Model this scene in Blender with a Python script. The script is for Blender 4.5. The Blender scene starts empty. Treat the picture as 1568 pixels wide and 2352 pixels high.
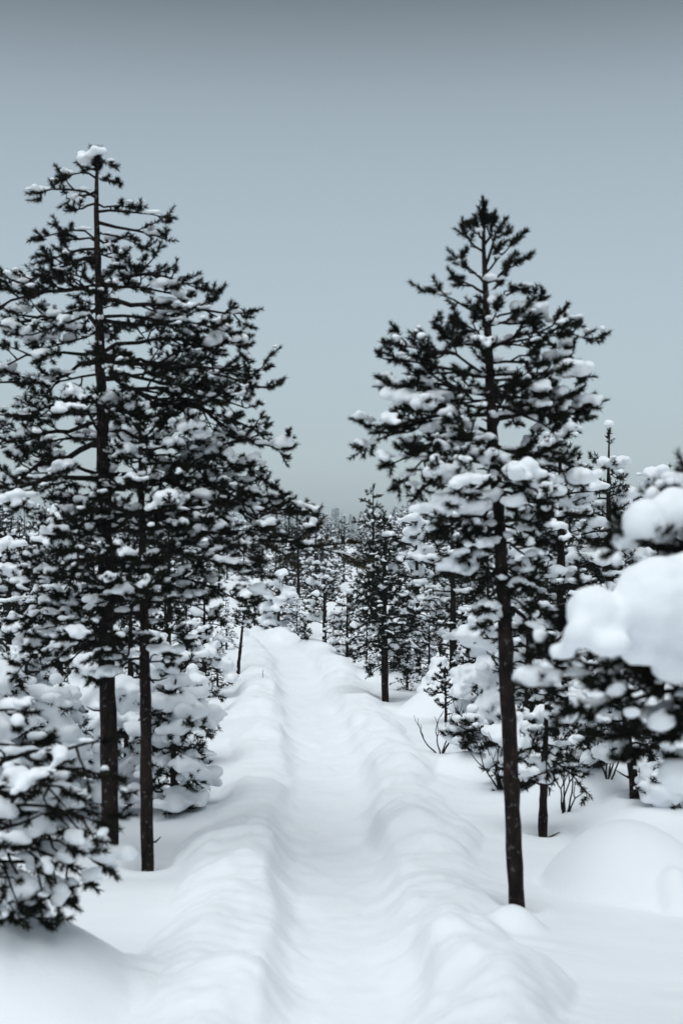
import bpy, bmesh, math, random
import numpy as np

# ------------------------------------------------------------------ scene, camera, light
sc = bpy.context.scene
COL = sc.collection
PI = math.pi
EYE = 1.7            # camera height above the trodden path
FPX = 3266.7         # focal length in units of a 1568x2352 picture
HOR = 1225.0         # horizon line in that picture

cam = bpy.data.cameras.new('camera')
cam.sensor_fit = 'VERTICAL'
cam.sensor_height = 36.0
cam.sensor_width = 24.0
cam.lens = 50.0
cam.shift_y = (HOR - 1176.0) / 2352.0
cam.clip_start = 0.05
cam.clip_end = 3000
cam.dof.use_dof = True
cam.dof.focus_distance = 15.0
cam.dof.aperture_fstop = 3.4
camo = bpy.data.objects.new('camera', cam)
camo.location = (0, 0, EYE)
camo.rotation_euler = (PI / 2, 0, 0)
COL.objects.link(camo)
sc.camera = camo

SUN_EL, SUN_AZ = math.radians(70), math.radians(200)     # high behind the camera, behind cloud
world = bpy.data.worlds.new('World')
sc.world = world
world.use_nodes = True
wn = world.node_tree.nodes
wl = world.node_tree.links
wn.clear()
sky = wn.new('ShaderNodeTexSky')
sky.sky_type = 'NISHITA'
sky.sun_disc = False
sky.sun_elevation = SUN_EL
sky.sun_rotation = SUN_AZ
sky.air_density = 1.0
sky.dust_density = 2.0
sky.ozone_density = 1.0
hs = wn.new('ShaderNodeHueSaturation')
hs.inputs['Saturation'].default_value = 0.22
hs.inputs['Value'].default_value = 1.31
tint = wn.new('ShaderNodeMix')
tint.data_type = 'RGBA'
tint.blend_type = 'MULTIPLY'
tint.inputs['Factor'].default_value = 1.0
tint.inputs['B'].default_value = (0.86, 1.0, 1.06, 1)
# sky gradient: palest a little above the horizon, lens vignetting painted in as darkening higher up (constant from 25 degrees on)
wtc = wn.new('ShaderNodeTexCoord')
wsep = wn.new('ShaderNodeSeparateXYZ')
wl.new(wtc.outputs['Generated'], wsep.inputs[0])
ramp = wn.new('ShaderNodeValToRGB')
ramp.color_ramp.interpolation = 'B_SPLINE'
e = ramp.color_ramp.elements
e[0].position = 0.0; e[0].color = (0.70, 0.70, 0.70, 1)
e[1].position = 0.42; e[1].color = (0.21, 0.21, 0.21, 1)
for p_, c_ in ((0.05, 0.58), (0.10, 0.49), (0.17, 0.49), (0.24, 0.49), (0.29, 0.46), (0.33, 0.34), (0.36, 0.24)):
    q_ = e.new(p_); q_.color = (c_, c_, c_, 1)
wl.new(wsep.outputs['Z'], ramp.inputs['Fac'])
sky_falloff = wn.new('ShaderNodeMix')
sky_falloff.data_type = 'RGBA'
sky_falloff.blend_type = 'MULTIPLY'
sky_falloff.inputs['Factor'].default_value = 1.0
wl.new(ramp.outputs['Color'], sky_falloff.inputs['B'])
bg = wn.new('ShaderNodeBackground')
bg.inputs['Strength'].default_value = 0.12
wo = wn.new('ShaderNodeOutputWorld')
wl.new(sky.outputs[0], hs.inputs['Color'])
wl.new(hs.outputs[0], tint.inputs['A'])
wl.new(tint.outputs['Result'], sky_falloff.inputs['A'])
wl.new(sky_falloff.outputs['Result'], bg.inputs['Color'])
wl.new(bg.outputs[0], wo.inputs['Surface'])

sl = bpy.data.lights.new('sun', 'SUN')
sl.energy = 1.5
sl.angle = math.radians(70)
sl.color = (0.965, 0.99, 1.0)
suno = bpy.data.objects.new('sun', sl)
suno.rotation_euler = (PI / 2 - SUN_EL, 0, PI - SUN_AZ)
suno.location = (0, -5, 20)
COL.objects.link(suno)

sc.view_settings.view_transform = 'Standard'
sc.view_settings.look = 'None'
sc.view_settings.exposure = 0.62
sc.view_settings.gamma = 1.0
sc.view_settings.use_curve_mapping = False
sc.cycles.max_bounces = 6
sc.cycles.diffuse_bounces = 4
sc.cycles.volume_bounces = 1

UP = np.array([0., 0., 1.])


# ------------------------------------------------------------------ small helpers
def W(px, py, d):
    """A point at distance d that shows at (px, py) of the 1568x2352 picture."""
    return np.array([(px - 784.0) / FPX * d, d, EYE + (HOR - py) / FPX * d])


def D(py):
    """Distance of flat ground seen at row py."""
    return EYE * FPX / (py - HOR)


def unit(v):
    v = np.asarray(v, float)
    return v / (np.linalg.norm(v) + 1e-12)


def _hash(ix, iy, seed):
    h = (ix.astype(np.int64) * 374761393 + iy.astype(np.int64) * 668265263 + seed * 974711) & 0x7fffffff
    h = ((h ^ (h >> 13)) * 1274126177) & 0x7fffffff
    return ((h ^ (h >> 16)) & 0xffff) / 65535.0


def noise2(x, y, seed=0):
    x = np.asarray(x, float); y = np.asarray(y, float)
    ix = np.floor(x); iy = np.floor(y)
    fx = x - ix; fy = y - iy
    fx = fx * fx * fx * (fx * (fx * 6 - 15) + 10)
    fy = fy * fy * fy * (fy * (fy * 6 - 15) + 10)
    a = _hash(ix, iy, seed); b = _hash(ix + 1, iy, seed)
    c = _hash(ix, iy + 1, seed); d = _hash(ix + 1, iy + 1, seed)
    return (a + (b - a) * fx) * (1 - fy) + (c + (d - c) * fx) * fy - 0.5


def make_mesh(name, verts, faces, mat, smooth=False):
    """faces: array (m,3) or (m,4), or a list of such arrays."""
    if not isinstance(faces, list):
        faces = [faces]
    faces = [np.asarray(f, np.int32) for f in faces if len(f)]
    me = bpy.data.meshes.new(name)
    verts = np.asarray(verts, np.float32)
    me.vertices.add(len(verts))
    me.vertices.foreach_set('co', verts.ravel())
    nl = sum(f.size for f in faces)
    npoly = sum(len(f) for f in faces)
    me.loops.add(nl)
    me.polygons.add(npoly)
    me.loops.foreach_set('vertex_index', np.concatenate([f.ravel() for f in faces]))
    starts = []
    o = 0
    for f in faces:
        starts.append(o + np.arange(len(f)) * f.shape[1])
        o += f.size
    me.polygons.foreach_set('loop_start', np.concatenate(starts).astype(np.int32))
    if smooth:
        me.polygons.foreach_set('use_smooth', np.ones(npoly, bool))
    me.materials.append(mat)
    me.update(calc_edges=True)
    return me


def obj(name, me, parent=None):
    o = bpy.data.objects.new(name, me)
    COL.objects.link(o)
    if parent is not None:
        o.parent = parent
    return o


def tag(o, label=None, cat=None, group=None, kind=None):
    if label: o['label'] = label
    if cat: o['category'] = cat
    if group: o['group'] = group
    if kind: o['kind'] = kind
    return o


def empty(name, loc=(0, 0, 0)):
    e = bpy.data.objects.new(name, None)
    e.location = loc
    COL.objects.link(e)
    return e


# ------------------------------------------------------------------ materials
def nodes_of(name):
    m = bpy.data.materials.new(name)
    m.use_nodes = True
    nt = m.node_tree
    b = nt.nodes['Principled BSDF']
    return m, nt, nt.nodes, nt.links, b


def mat_snow(name, scale, bump, col=(0.86, 0.885, 0.91), dist=0.01):
    m, nt, n, l, b = nodes_of(name)
    b.inputs['Roughness'].default_value = 0.75
    b.inputs['Specular IOR Level'].default_value = 0.15
    tc = n.new('ShaderNodeTexCoord')
    t1 = n.new('ShaderNodeTexNoise'); t1.inputs['Scale'].default_value = scale
    t1.inputs['Detail'].default_value = 5.0
    t1.inputs['Roughness'].default_value = 0.6
    l.new(tc.outputs['Object'], t1.inputs['Vector'])
    bp = n.new('ShaderNodeBump')
    bp.inputs['Strength'].default_value = bump
    bp.inputs['Distance'].default_value = dist
    l.new(t1.outputs['Fac'], bp.inputs['Height'])
    l.new(bp.outputs['Normal'], b.inputs['Normal'])
    t2 = n.new('ShaderNodeTexNoise'); t2.inputs['Scale'].default_value = scale * 0.12
    t2.inputs['Detail'].default_value = 3.0
    l.new(tc.outputs['Object'], t2.inputs['Vector'])
    mx = n.new('ShaderNodeMix'); mx.data_type = 'RGBA'
    mx.inputs['A'].default_value = (col[0] * 0.95, col[1] * 0.955, col[2] * 0.965, 1)
    mx.inputs['B'].default_value = (col[0] * 1.03, col[1] * 1.03, col[2] * 1.03, 1)
    l.new(t2.outputs['Fac'], mx.inputs['Factor'])
    l.new(mx.outputs['Result'], b.inputs['Base Color'])
    return m


def mat_bark(name, c0, c1, scale=30, flake=(0.02, 0.018, 0.017)):
    m, nt, n, l, b = nodes_of(name)
    b.inputs['Roughness'].default_value = 0.9
    b.inputs['Specular IOR Level'].default_value = 0.08
    tc = n.new('ShaderNodeTexCoord')
    mp = n.new('ShaderNodeMapping'); mp.inputs['Scale'].default_value = (1, 1, 0.35)
    l.new(tc.outputs['Object'], mp.inputs['Vector'])
    v = n.new('ShaderNodeTexVoronoi'); v.inputs['Scale'].default_value = scale
    v.feature = 'DISTANCE_TO_EDGE'
    l.new(mp.outputs[0], v.inputs['Vector'])
    t = n.new('ShaderNodeTexNoise'); t.inputs['Scale'].default_value = scale * 0.8
    t.inputs['Detail'].default_value = 6
    l.new(mp.outputs[0], t.inputs['Vector'])
    r = n.new('ShaderNodeValToRGB')
    r.color_ramp.elements[0].position = 0.35
    r.color_ramp.elements[0].color = (*c0, 1)
    r.color_ramp.elements[1].position = 0.7
    r.color_ramp.elements[1].color = (*c1, 1)
    l.new(t.outputs['Fac'], r.inputs['Fac'])
    t3 = n.new('ShaderNodeTexNoise'); t3.inputs['Scale'].default_value = scale * 1.3
    t3.inputs['Detail'].default_value = 4
    l.new(tc.outputs['Object'], t3.inputs['Vector'])
    r3 = n.new('ShaderNodeValToRGB')
    r3.color_ramp.elements[0].position = 0.60; r3.color_ramp.elements[0].color = (0, 0, 0, 1)
    r3.color_ramp.elements[1].position = 0.72; r3.color_ramp.elements[1].color = (1, 1, 1, 1)
    l.new(t3.outputs['Fac'], r3.inputs['Fac'])
    fx = n.new('ShaderNodeMix'); fx.data_type = 'RGBA'
    l.new(r3.outputs['Color'], fx.inputs['Factor'])
    l.new(r.outputs['Color'], fx.inputs['A'])
    fx.inputs['B'].default_value = (*flake, 1)
    l.new(fx.outputs['Result'], b.inputs['Base Color'])
    mm = n.new('ShaderNodeMath'); mm.operation = 'MULTIPLY_ADD'
    mm.inputs[1].default_value = 1.6
    l.new(v.outputs['Distance'], mm.inputs[0])
    l.new(t.outputs['Fac'], mm.inputs[2])
    bp = n.new('ShaderNodeBump'); bp.inputs['Strength'].default_value = 0.9
    bp.inputs['Distance'].default_value = 0.012
    l.new(mm.outputs[0], bp.inputs['Height'])
    l.new(bp.outputs['Normal'], b.inputs['Normal'])
    return m


def mat_needles(name, c0, c1):
    m, nt, n, l, b = nodes_of(name)
    b.inputs['Roughness'].default_value = 0.65
    b.inputs['Specular IOR Level'].default_value = 0.04
    tc = n.new('ShaderNodeTexCoord')
    t = n.new('ShaderNodeTexNoise'); t.inputs['Scale'].default_value = 9
    t.inputs['Detail'].default_value = 3
    l.new(tc.outputs['Object'], t.inputs['Vector'])
    r = n.new('ShaderNodeValToRGB')
    r.color_ramp.elements[0].position = 0.35; r.color_ramp.elements[0].color = (*c0, 1)
    r.color_ramp.elements[1].position = 0.7; r.color_ramp.elements[1].color = (*c1, 1)
    l.new(t.outputs['Fac'], r.inputs['Fac'])
    l.new(r.outputs['Color'], b.inputs['Base Color'])
    return m


M_GROUND = mat_snow('snow_ground', 16, 0.35)
M_SNOW = mat_snow('snow_on_branches', 40, 0.3)
M_BARK = mat_bark('pine_bark', (0.004, 0.003, 0.0028), (0.026, 0.0165, 0.0135), 34, (0.10, 0.095, 0.095))
M_TWIG = mat_bark('twig_bark', (0.006, 0.005, 0.0045), (0.018, 0.013, 0.011), 60)
M_NEEDLE = mat_needles('pine_needles', (0.005, 0.0065, 0.004), (0.013, 0.0155, 0.008))
M_NEEDLE_BROWN = mat_needles('pine_needles_brownish', (0.020, 0.017, 0.008), (0.05, 0.04, 0.016))
M_SPRUCE = mat_needles('spruce_needles', (0.012, 0.016, 0.014), (0.03, 0.037, 0.032))

# ------------------------------------------------------------------ the snow ground with the shovelled path
PATH = np.array([(-30, 0.10), (0, 0.08), (4.9, 0.02), (6.0, -0.01), (7.2, -0.06), (8.4, -0.07), (9.7, -0.06), (11.7, -0.17),
                 (14.8, -0.40), (18.2, -0.58), (21.0, -0.90), (23.0, -1.45), (25.0, -2.5), (27.0, -4.3), (30, -8.0), (60, -60), (900, -1400)])


def path_x(y):
    y = np.asarray(y, float)
    out = np.zeros_like(y)
    for k in (-0.6, -0.3, 0, 0.3, 0.6):
        out = out + np.interp(y + k, PATH[:, 0], PATH[:, 1])
    return out / 5.0


HEAPS = []       # shovelled heaps on both banks: side, y, half length, height, outward offset
hr = random.Random(5)
for side in (-1, 1):
    y = 1.0
    while y < 30:
        HEAPS.append((side, y, hr.uniform(0.45, 0.85), hr.uniform(0.03, 0.11), hr.uniform(-0.04, 0.08), hr.uniform(0.20, 0.28)))
        y += hr.uniform(0.55, 1.1)
# heaps that can be told apart in the picture
HEAPS += [(-1, 7.3, 0.75, 0.13, 0.05, 0.30), (1, 7.7, 0.8, 0.13, 0.06, 0.30), (1, 9.9, 0.6, 0.12, 0.02, 0.27), (1, 5.1, 0.45, 0.13, 0.10, 0.26),
          (-1, 5.3, 0.8, 0.10, 0.02, 0.32), (-1, 11.0, 0.9, 0.09, 0.0, 0.27), (1, 13.8, 0.9, 0.08, 0.0, 0.26)]

MOUNDS = []      # (x, y, radius, height)
for (px, py, d, rp, hp) in [(1455, 2075, 6.7, 165, 150), (1185, 2180, 5.93, 62, 46), (1560, 2040, 6.3, 45, 55), (1210, 1640, 12.2, 90, 60),
                            (1120, 1660, 11.5, 70, 40), (1000, 1620, 13.2, 75, 60), (1340, 1885, 8.9, 120, 60), (1520, 1880, 9.2, 130, 70),
                            (330, 1900, 8.9, 90, 40), (150, 1900, 8.6, 110, 60), (20, 2260, 5.1, 270, 185), (470, 1650, 12.6, 60, 40),
                            (1080, 1800, 9.9, 90, 45), (560, 1480, 22.5, 90, 25), (1430, 1820, 10.5, 140, 90), (905, 1555, 16.5, 70, 30),
                            (1540, 1760, 11.0, 140, 100)]:
    p = W(px, py, d)
    MOUNDS.append((p[0], d, rp / FPX * d, hp / FPX * d, 0.95 if px in (1455, 1560) else 1.5))


WELLS = []       # hollows round the trunks
for (px, d, wr, wd) in [(250, 7.3, 0.10, 0.06), (338, 7.12, 0.08, 0.05), (885, 14.06, 0.12, 0.06), (1245, 7.95, 0.07, 0.04), (1462, 8.4, 0.08, 0.05), (545, 16.7, 0.10, 0.05), (1187, 6.24, 0.075, 0.04)]:
    WELLS.append(((px - 784) / FPX * d, d, wr, wd))


def ground_z(x, y, fine=True):
    x = np.asarray(x, float); y = np.asarray(y, float)
    c = path_x(y)
    u = x - c
    au = np.abs(u)
    # base: soft hummocks that fade out towards the path
    off = np.clip((au - 0.7) / 1.2, 0, 1)
    off = off * off * (3 - 2 * off)
    z = 0.03 + off * (0.02 + 0.30 * noise2(x * 0.45, y * 0.45, 3) + 0.16 * noise2(x * 1.1, y * 0.9, 4) + 0.05 * noise2(x * 3.1, y * 2.6, 5))
    z = z + 0.035 * noise2(x * 1.3 + 7, y * 0.8, 6)
    far = np.clip((y - 30) / 60, 0, 1)
    z = z + far * 0.9 * noise2(x * 0.06, y * 0.06, 9)
    # banks: a continuous low ridge and heaps on it
    side = np.where(u < 0, -1, 1)
    wob = 0.13 * noise2(y * 0.9, side * 10.0, 11) + 0.03 * noise2(y * 2.7, side * 10.0, 12)
    crest = 0.42 + wob
    w_in, w_out = 0.165, 0.23
    q = np.where(au < crest, (au - crest) / w_in, (au - crest) / w_out)
    bank = (0.058 + 0.05 * noise2(y * 0.7, side * 5.0, 13) + 0.03 * noise2(y * 2.1, side * 5.0, 14)) * np.exp(-0.5 * np.abs(q) ** 2.3)
    heap = np.zeros_like(z)
    for (s, hy, hl, hh, ho, hw) in HEAPS:
        dy = (y - hy) / hl
        m = (side == s) & (np.abs(dy) < 1.25)
        if not m.any():
            continue
        dym = dy[m]
        du = (au[m] - 0.45 - ho) / (hw * (1 - 0.25 * np.clip(-dym, 0, 1)))
        r2 = dym * dym + du * du
        heap[m] = np.maximum(heap[m], 0.72 * hh * np.clip(1.15 - r2, 0, 1) ** 0.8)
    b = np.maximum(bank, 0) + heap
    b = b * (1 + 0.45 * noise2(x * 3.3, y * 2.6, 41) + 0.35 * noise2(x * 7.0, y * 5.5, 42))
    z = z + b
    # the flat trodden floor
    fl = np.clip(1 - (au / (0.30 + 0.10 * noise2(y * 1.7, side * 9.0, 22))) ** 2.5, 0, 1)
    z = z * (1 - fl) + fl * (0.0 + 0.03 * noise2(x * 2.0, y * 1.1, 21))
    if fine:
        # slumped layers that run over the banks as thin arcs
        ph = y + 0.35 * (au - 0.45) ** 2 + 0.16 * noise2(x * 2.2, y * 1.6, 31)
        on = np.clip(b / 0.07, 0, 1)
        rip = noise2(ph * 10.5, side * 3 + x * 0.8, 32) + 0.55 * noise2(ph * 23.0, side * 3 + x * 1.4, 33)
        z = z + on * 0.026 * rip + on * (0.010 * noise2(x * 24, y * 20, 43) + 0.006 * noise2(x * 45, y * 38, 44))
        z = z + 0.010 * noise2(x * 8, y * 7, 34) * (0.25 + on) + 0.006 * noise2(x * 17, y * 15, 35) * (0.1 + on)
        # wind layers on the open snow
        z = z + (1 - on) * (1 - fl) * 0.010 * noise2(x * 1.3, y * 7.0 + 2.0 * noise2(x * 0.8, y * 0.8, 37), 36)
        spk = np.clip(noise2(x * 6.0, y * 5.0, 61) - 0.22, 0, 1) * 0.16 - np.clip(-0.26 - noise2(x * 5.0, y * 4.3, 62), 0, 1) * 0.20
        z = z + off * (1 - on) * spk * np.clip(noise2(x * 0.7, y * 0.7, 63) * 2 + 0.6, 0, 1)
        z = z + fl * (0.016 * noise2(x * 9, y * 5, 38) + 0.012 * noise2(x * 4, y * 2.2, 39) + 0.007 * noise2(x * 19, y * 13, 40))
    for (mx, my, mr, mh, me_) in MOUNDS:
        r2 = ((x - mx) ** 2 + (y - my) ** 2) / (mr * mr)
        m = r2 < 1.6
        if m.any():
            wob_ = 1 + 0.35 * noise2(x[m] * 2.3, y[m] * 2.3, 51)
            z[m] = z[m] + mh * np.clip(1 - r2[m] / 1.6 * wob_, 0, 1) ** me_
    for (wx, wy, wr, wd) in WELLS:
        r2 = ((x - wx) ** 2 + (y - wy) ** 2) / (wr * wr)
        m = r2 < 6
        if m.any():
            z[m] = z[m] - wd * np.exp(-r2[m]) + 0.35 * wd * np.exp(-((np.sqrt(r2[m]) - 1.7) / 0.5) ** 2)
    return z


def gz(x, y):
    return float(ground_z(np.array([x]), np.array([y]), False)[0])


def build_ground():
    xs = list(np.arange(-1.9, 1.7, 0.018))
    step = 0.02
    a = 1.7; b = -1.9
    right, left = [], []
    while a < 590:
        right.append(a); a += step; step *= 1.075
    step = 0.02
    b -= step
    while b > -590:
        left.append(b); b -= step; step *= 1.075
    xs = np.array(sorted(left) + xs + right)
    ys = [-20, -12, -7, -4, -2, -0.5, 0.8]
    y = 1.6
    while y < 30:
        ys.append(y); y += max(0.018, 0.0044 * y)
    st = 0.12
    while y < 590:
        ys.append(y); y += st; st *= 1.06
    ys = np.array(ys)
    X, Y = np.meshgrid(xs, ys)
    Z = ground_z(X.ravel(), Y.ravel()).reshape(X.shape)
    v = np.stack([X, Y, Z], -1).reshape(-1, 3)
    nx, ny = len(xs), len(ys)
    i = np.arange(nx * ny).reshape(ny, nx)
    f = np.stack([i[:-1, :-1], i[:-1, 1:], i[1:, 1:], i[1:, :-1]], -1).reshape(-1, 4)
    me = make_mesh('snow_ground', v, f, M_GROUND, True)
    o = obj('snow_ground', me)
    tag(o, 'deep white snow with a narrow trodden path between shovelled banks', kind='structure')


build_ground()

# ------------------------------------------------------------------ pine building blocks
bm = bmesh.new(); bmesh.ops.create_icosphere(bm, subdivisions=2, radius=1.0)
ICO_V = np.array([v.co[:] for v in bm.verts]); ICO_F = np.array([[v.index for v in f.verts] for f in bm.faces]); bm.free()
bm = bmesh.new(); bmesh.ops.create_icosphere(bm, subdivisions=3, radius=1.0)
ICO3_V = np.array([v.co[:] for v in bm.verts]); ICO3_F = np.array([[v.index for v in f.verts] for f in bm.faces]); bm.free()


class Geo:
    def __init__(s):
        s.v = []; s.f = []; s.n = 0

    def tube(s, pts, rad, k=5, rough=0.0, rng=None):
        pts = np.asarray(pts, float); n = len(pts)
        rad = np.broadcast_to(np.asarray(rad, float), (n,))
        t = np.gradient(pts, axis=0)
        t /= np.linalg.norm(t, axis=1)[:, None] + 1e-12
        ref = np.array([0.31, 0.95, 0.05]) if abs(t[0][2]) > 0.6 else UP
        a = np.cross(t, ref); a /= np.linalg.norm(a, axis=1)[:, None] + 1e-9
        b = np.cross(t, a)
        th = np.arange(k) * 2 * PI / k
        ring = a[:, None, :] * np.cos(th)[None, :, None] + b[:, None, :] * np.sin(th)[None, :, None]
        rr = np.repeat(rad[:, None], k, 1)
        if rough and rng is not None:
            rr = rr * (1 + rough * rng.uniform(-1, 1, rr.shape))
        v = (pts[:, None, :] + ring * rr[..., None]).reshape(-1, 3)
        i = np.arange(n * k).reshape(n, k)
        j = np.roll(i, -1, 1)
        f = np.stack([i[:-1], j[:-1], j[1:], i[1:]], -1).reshape(-1, 4)
        s.v.append(v); s.f.append(f + s.n); s.n += len(v)
        # closing tip
        s.v.append((pts[-1] + t[-1] * rad[-1])[None]); c = s.n; s.n += 1
        last = i[-1] + (s.n - 1 - n * k)
        s.f.append(np.stack([last, np.roll(last, -1), np.full(k, c), np.full(k, c)], -1))

    def arrays(s):
        fs = np.concatenate(s.f)
        tri = fs[:, 2] == fs[:, 3]
        return np.concatenate(s.v), [fs[~tri], fs[tri][:, :3]]


def needles_mesh(tufts, rng, n, width, nlen):
    """tufts: array (k, 7): base, direction, length."""
    T = np.asarray(tufts)
    k = len(T)
    T = np.repeat(T, n, 0)
    p, d, ln = T[:, :3], T[:, 3:6], T[:, 6]
    m = len(T)
    s = rng.uniform(0, 1, m)
    base = p + d * (ln * s)[:, None]
    ref = np.where(np.abs(d[:, 2:3]) > 0.8, np.array([[1., 0, 0]]), np.array([[0., 0, 1.]]))
    e1 = np.cross(d, ref); e1 /= np.linalg.norm(e1, axis=1)[:, None] + 1e-9
    e2 = np.cross(d, e1)
    ph = rng.uniform(0, 2 * PI, m)
    al = np.radians(74 - 44 * s + rng.normal(0, 11, m))
    nd = d * np.cos(al)[:, None] + (e1 * np.cos(ph)[:, None] + e2 * np.sin(ph)[:, None]) * np.sin(al)[:, None]
    L = nlen * rng.uniform(0.7, 1.12, m)
    tip = base + nd * L[:, None]
    w = np.cross(nd, rng.normal(0, 1, (m, 3)))
    w /= np.linalg.norm(w, axis=1)[:, None] + 1e-9
    w *= (width * rng.uniform(0.8, 1.2, m) * 0.5)[:, None]
    v = np.stack([base - w, base + w, tip], 1).reshape(-1, 3)
    f = np.arange(m * 3).reshape(-1, 3)
    return v, f


def snow_arrays(blobs):
    """blobs: rows of centre(3), horizontal axis(2), ra, rb, rc."""
    B = np.asarray(blobs)
    big = B[:, 5] > 0.11
    vs, fs, n = [], [], 0
    for sel, V, F in ((~big, ICO_V, ICO_F), (big, ICO3_V, ICO3_F)):
        C = B[sel]
        if not len(C):
            continue
        k = len(C)
        ax = C[:, 3:5] / (np.linalg.norm(C[:, 3:5], axis=1)[:, None] + 1e-9)
        lx = V[None, :, 0] * C[:, 5:6]
        ly = V[None, :, 1] * C[:, 6:7]
        zz = V[None, :, 2] * C[:, 7:8]
        zz = np.where(zz < 0, zz * 0.6, zz)
        X = lx * ax[:, 0:1] - ly * ax[:, 1:2] + C[:, 0:1]
        Y = lx * ax[:, 1:2] + ly * ax[:, 0:1] + C[:, 1:2]
        Z = zz + C[:, 2:3]
        vs.append(np.stack([X, Y, Z], -1).reshape(-1, 3))
        fs.append((F[None] + (np.arange(k) * len(V))[:, None, None]).reshape(-1, 3) + n)
        n += k * len(V)
    return np.concatenate(vs), np.concatenate(fs)


REMESH = []
_LT = {}


def lump_tex(voxel):
    k = round(voxel, 4)
    if k not in _LT:
        t = bpy.data.textures.new('lumps', 'CLOUDS')
        t.noise_scale = voxel * 4.5
        t.noise_depth = 1
        _LT[k] = t
    return _LT[k]




def snow_object(name, blobs, parent, voxel, smooth=4):
    v, f = snow_arrays(blobs)
    me = make_mesh('snow', v, f, M_SNOW, True)
    o = obj(name, me, parent)
    o['kind'] = 'stuff'
    r = o.modifiers.new('r', 'REMESH'); r.mode = 'VOXEL'; r.voxel_size = voxel; r.adaptivity = 0.0
    r.use_smooth_shade = True
    s = o.modifiers.new('s', 'SMOOTH'); s.factor = 0.5; s.iterations = smooth
    dm = o.modifiers.new('d', 'DISPLACE'); dm.texture = lump_tex(voxel); dm.strength = voxel * 1.6; dm.mid_level = 0.5
    dm.texture_coords = 'LOCAL'
    REMESH.append(o)
    return o


def bake_snow():
    bpy.context.view_layer.update()
    dg = bpy.context.evaluated_depsgraph_get()
    done = {}
    for o in REMESH:
        key = o.data.name
        me = bpy.data.meshes.new_from_object(o.evaluated_get(dg))
        old = o.data
        o.modifiers.clear()
        o.data = me
        me.name = 'snow'
        bpy.data.meshes.remove(old)
        if len(me.materials) == 0:
            me.materials.append(M_SNOW)
        me.polygons.foreach_set('use_smooth', np.ones(len(me.polygons), bool))
    REMESH.clear()


class Branch:
    """One limb with its laterals: wood, needle tufts and snow blobs."""

    def __init__(s):
        s.geo = Geo(); s.tufts = []; s.blobs = []


def clump(out, c, hz, r, rng, k):
    """A lump of snow: one core and k smaller lumps around it."""
    out.append([*c, *hz, r * rng.uniform(0.95, 1.35), r * rng.uniform(0.8, 1.0), r * rng.uniform(0.7, 1.0)])
    hx = unit(np.array([hz[0], hz[1], 0.0]) + 1e-6)
    for _ in range(k):
        q = r * rng.uniform(0.45, 0.85)
        o = hx * rng.normal(0, 0.85) * r + np.array([-hx[1], hx[0], 0]) * rng.normal(0, 0.6) * r + UP * r * rng.uniform(-0.35, 0.45)
        out.append([*(c + o), *rng.normal(0, 1, 2), q * rng.uniform(0.9, 1.3), q, q * rng.uniform(0.75, 1.0)])


def tuft(B, p, d, rng, size):
    d = unit(np.asarray(d) + UP * rng.uniform(0.05, 0.4))
    B.tufts.append(np.concatenate([p, d, [size * rng.uniform(0.6, 1.4)]]))


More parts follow.
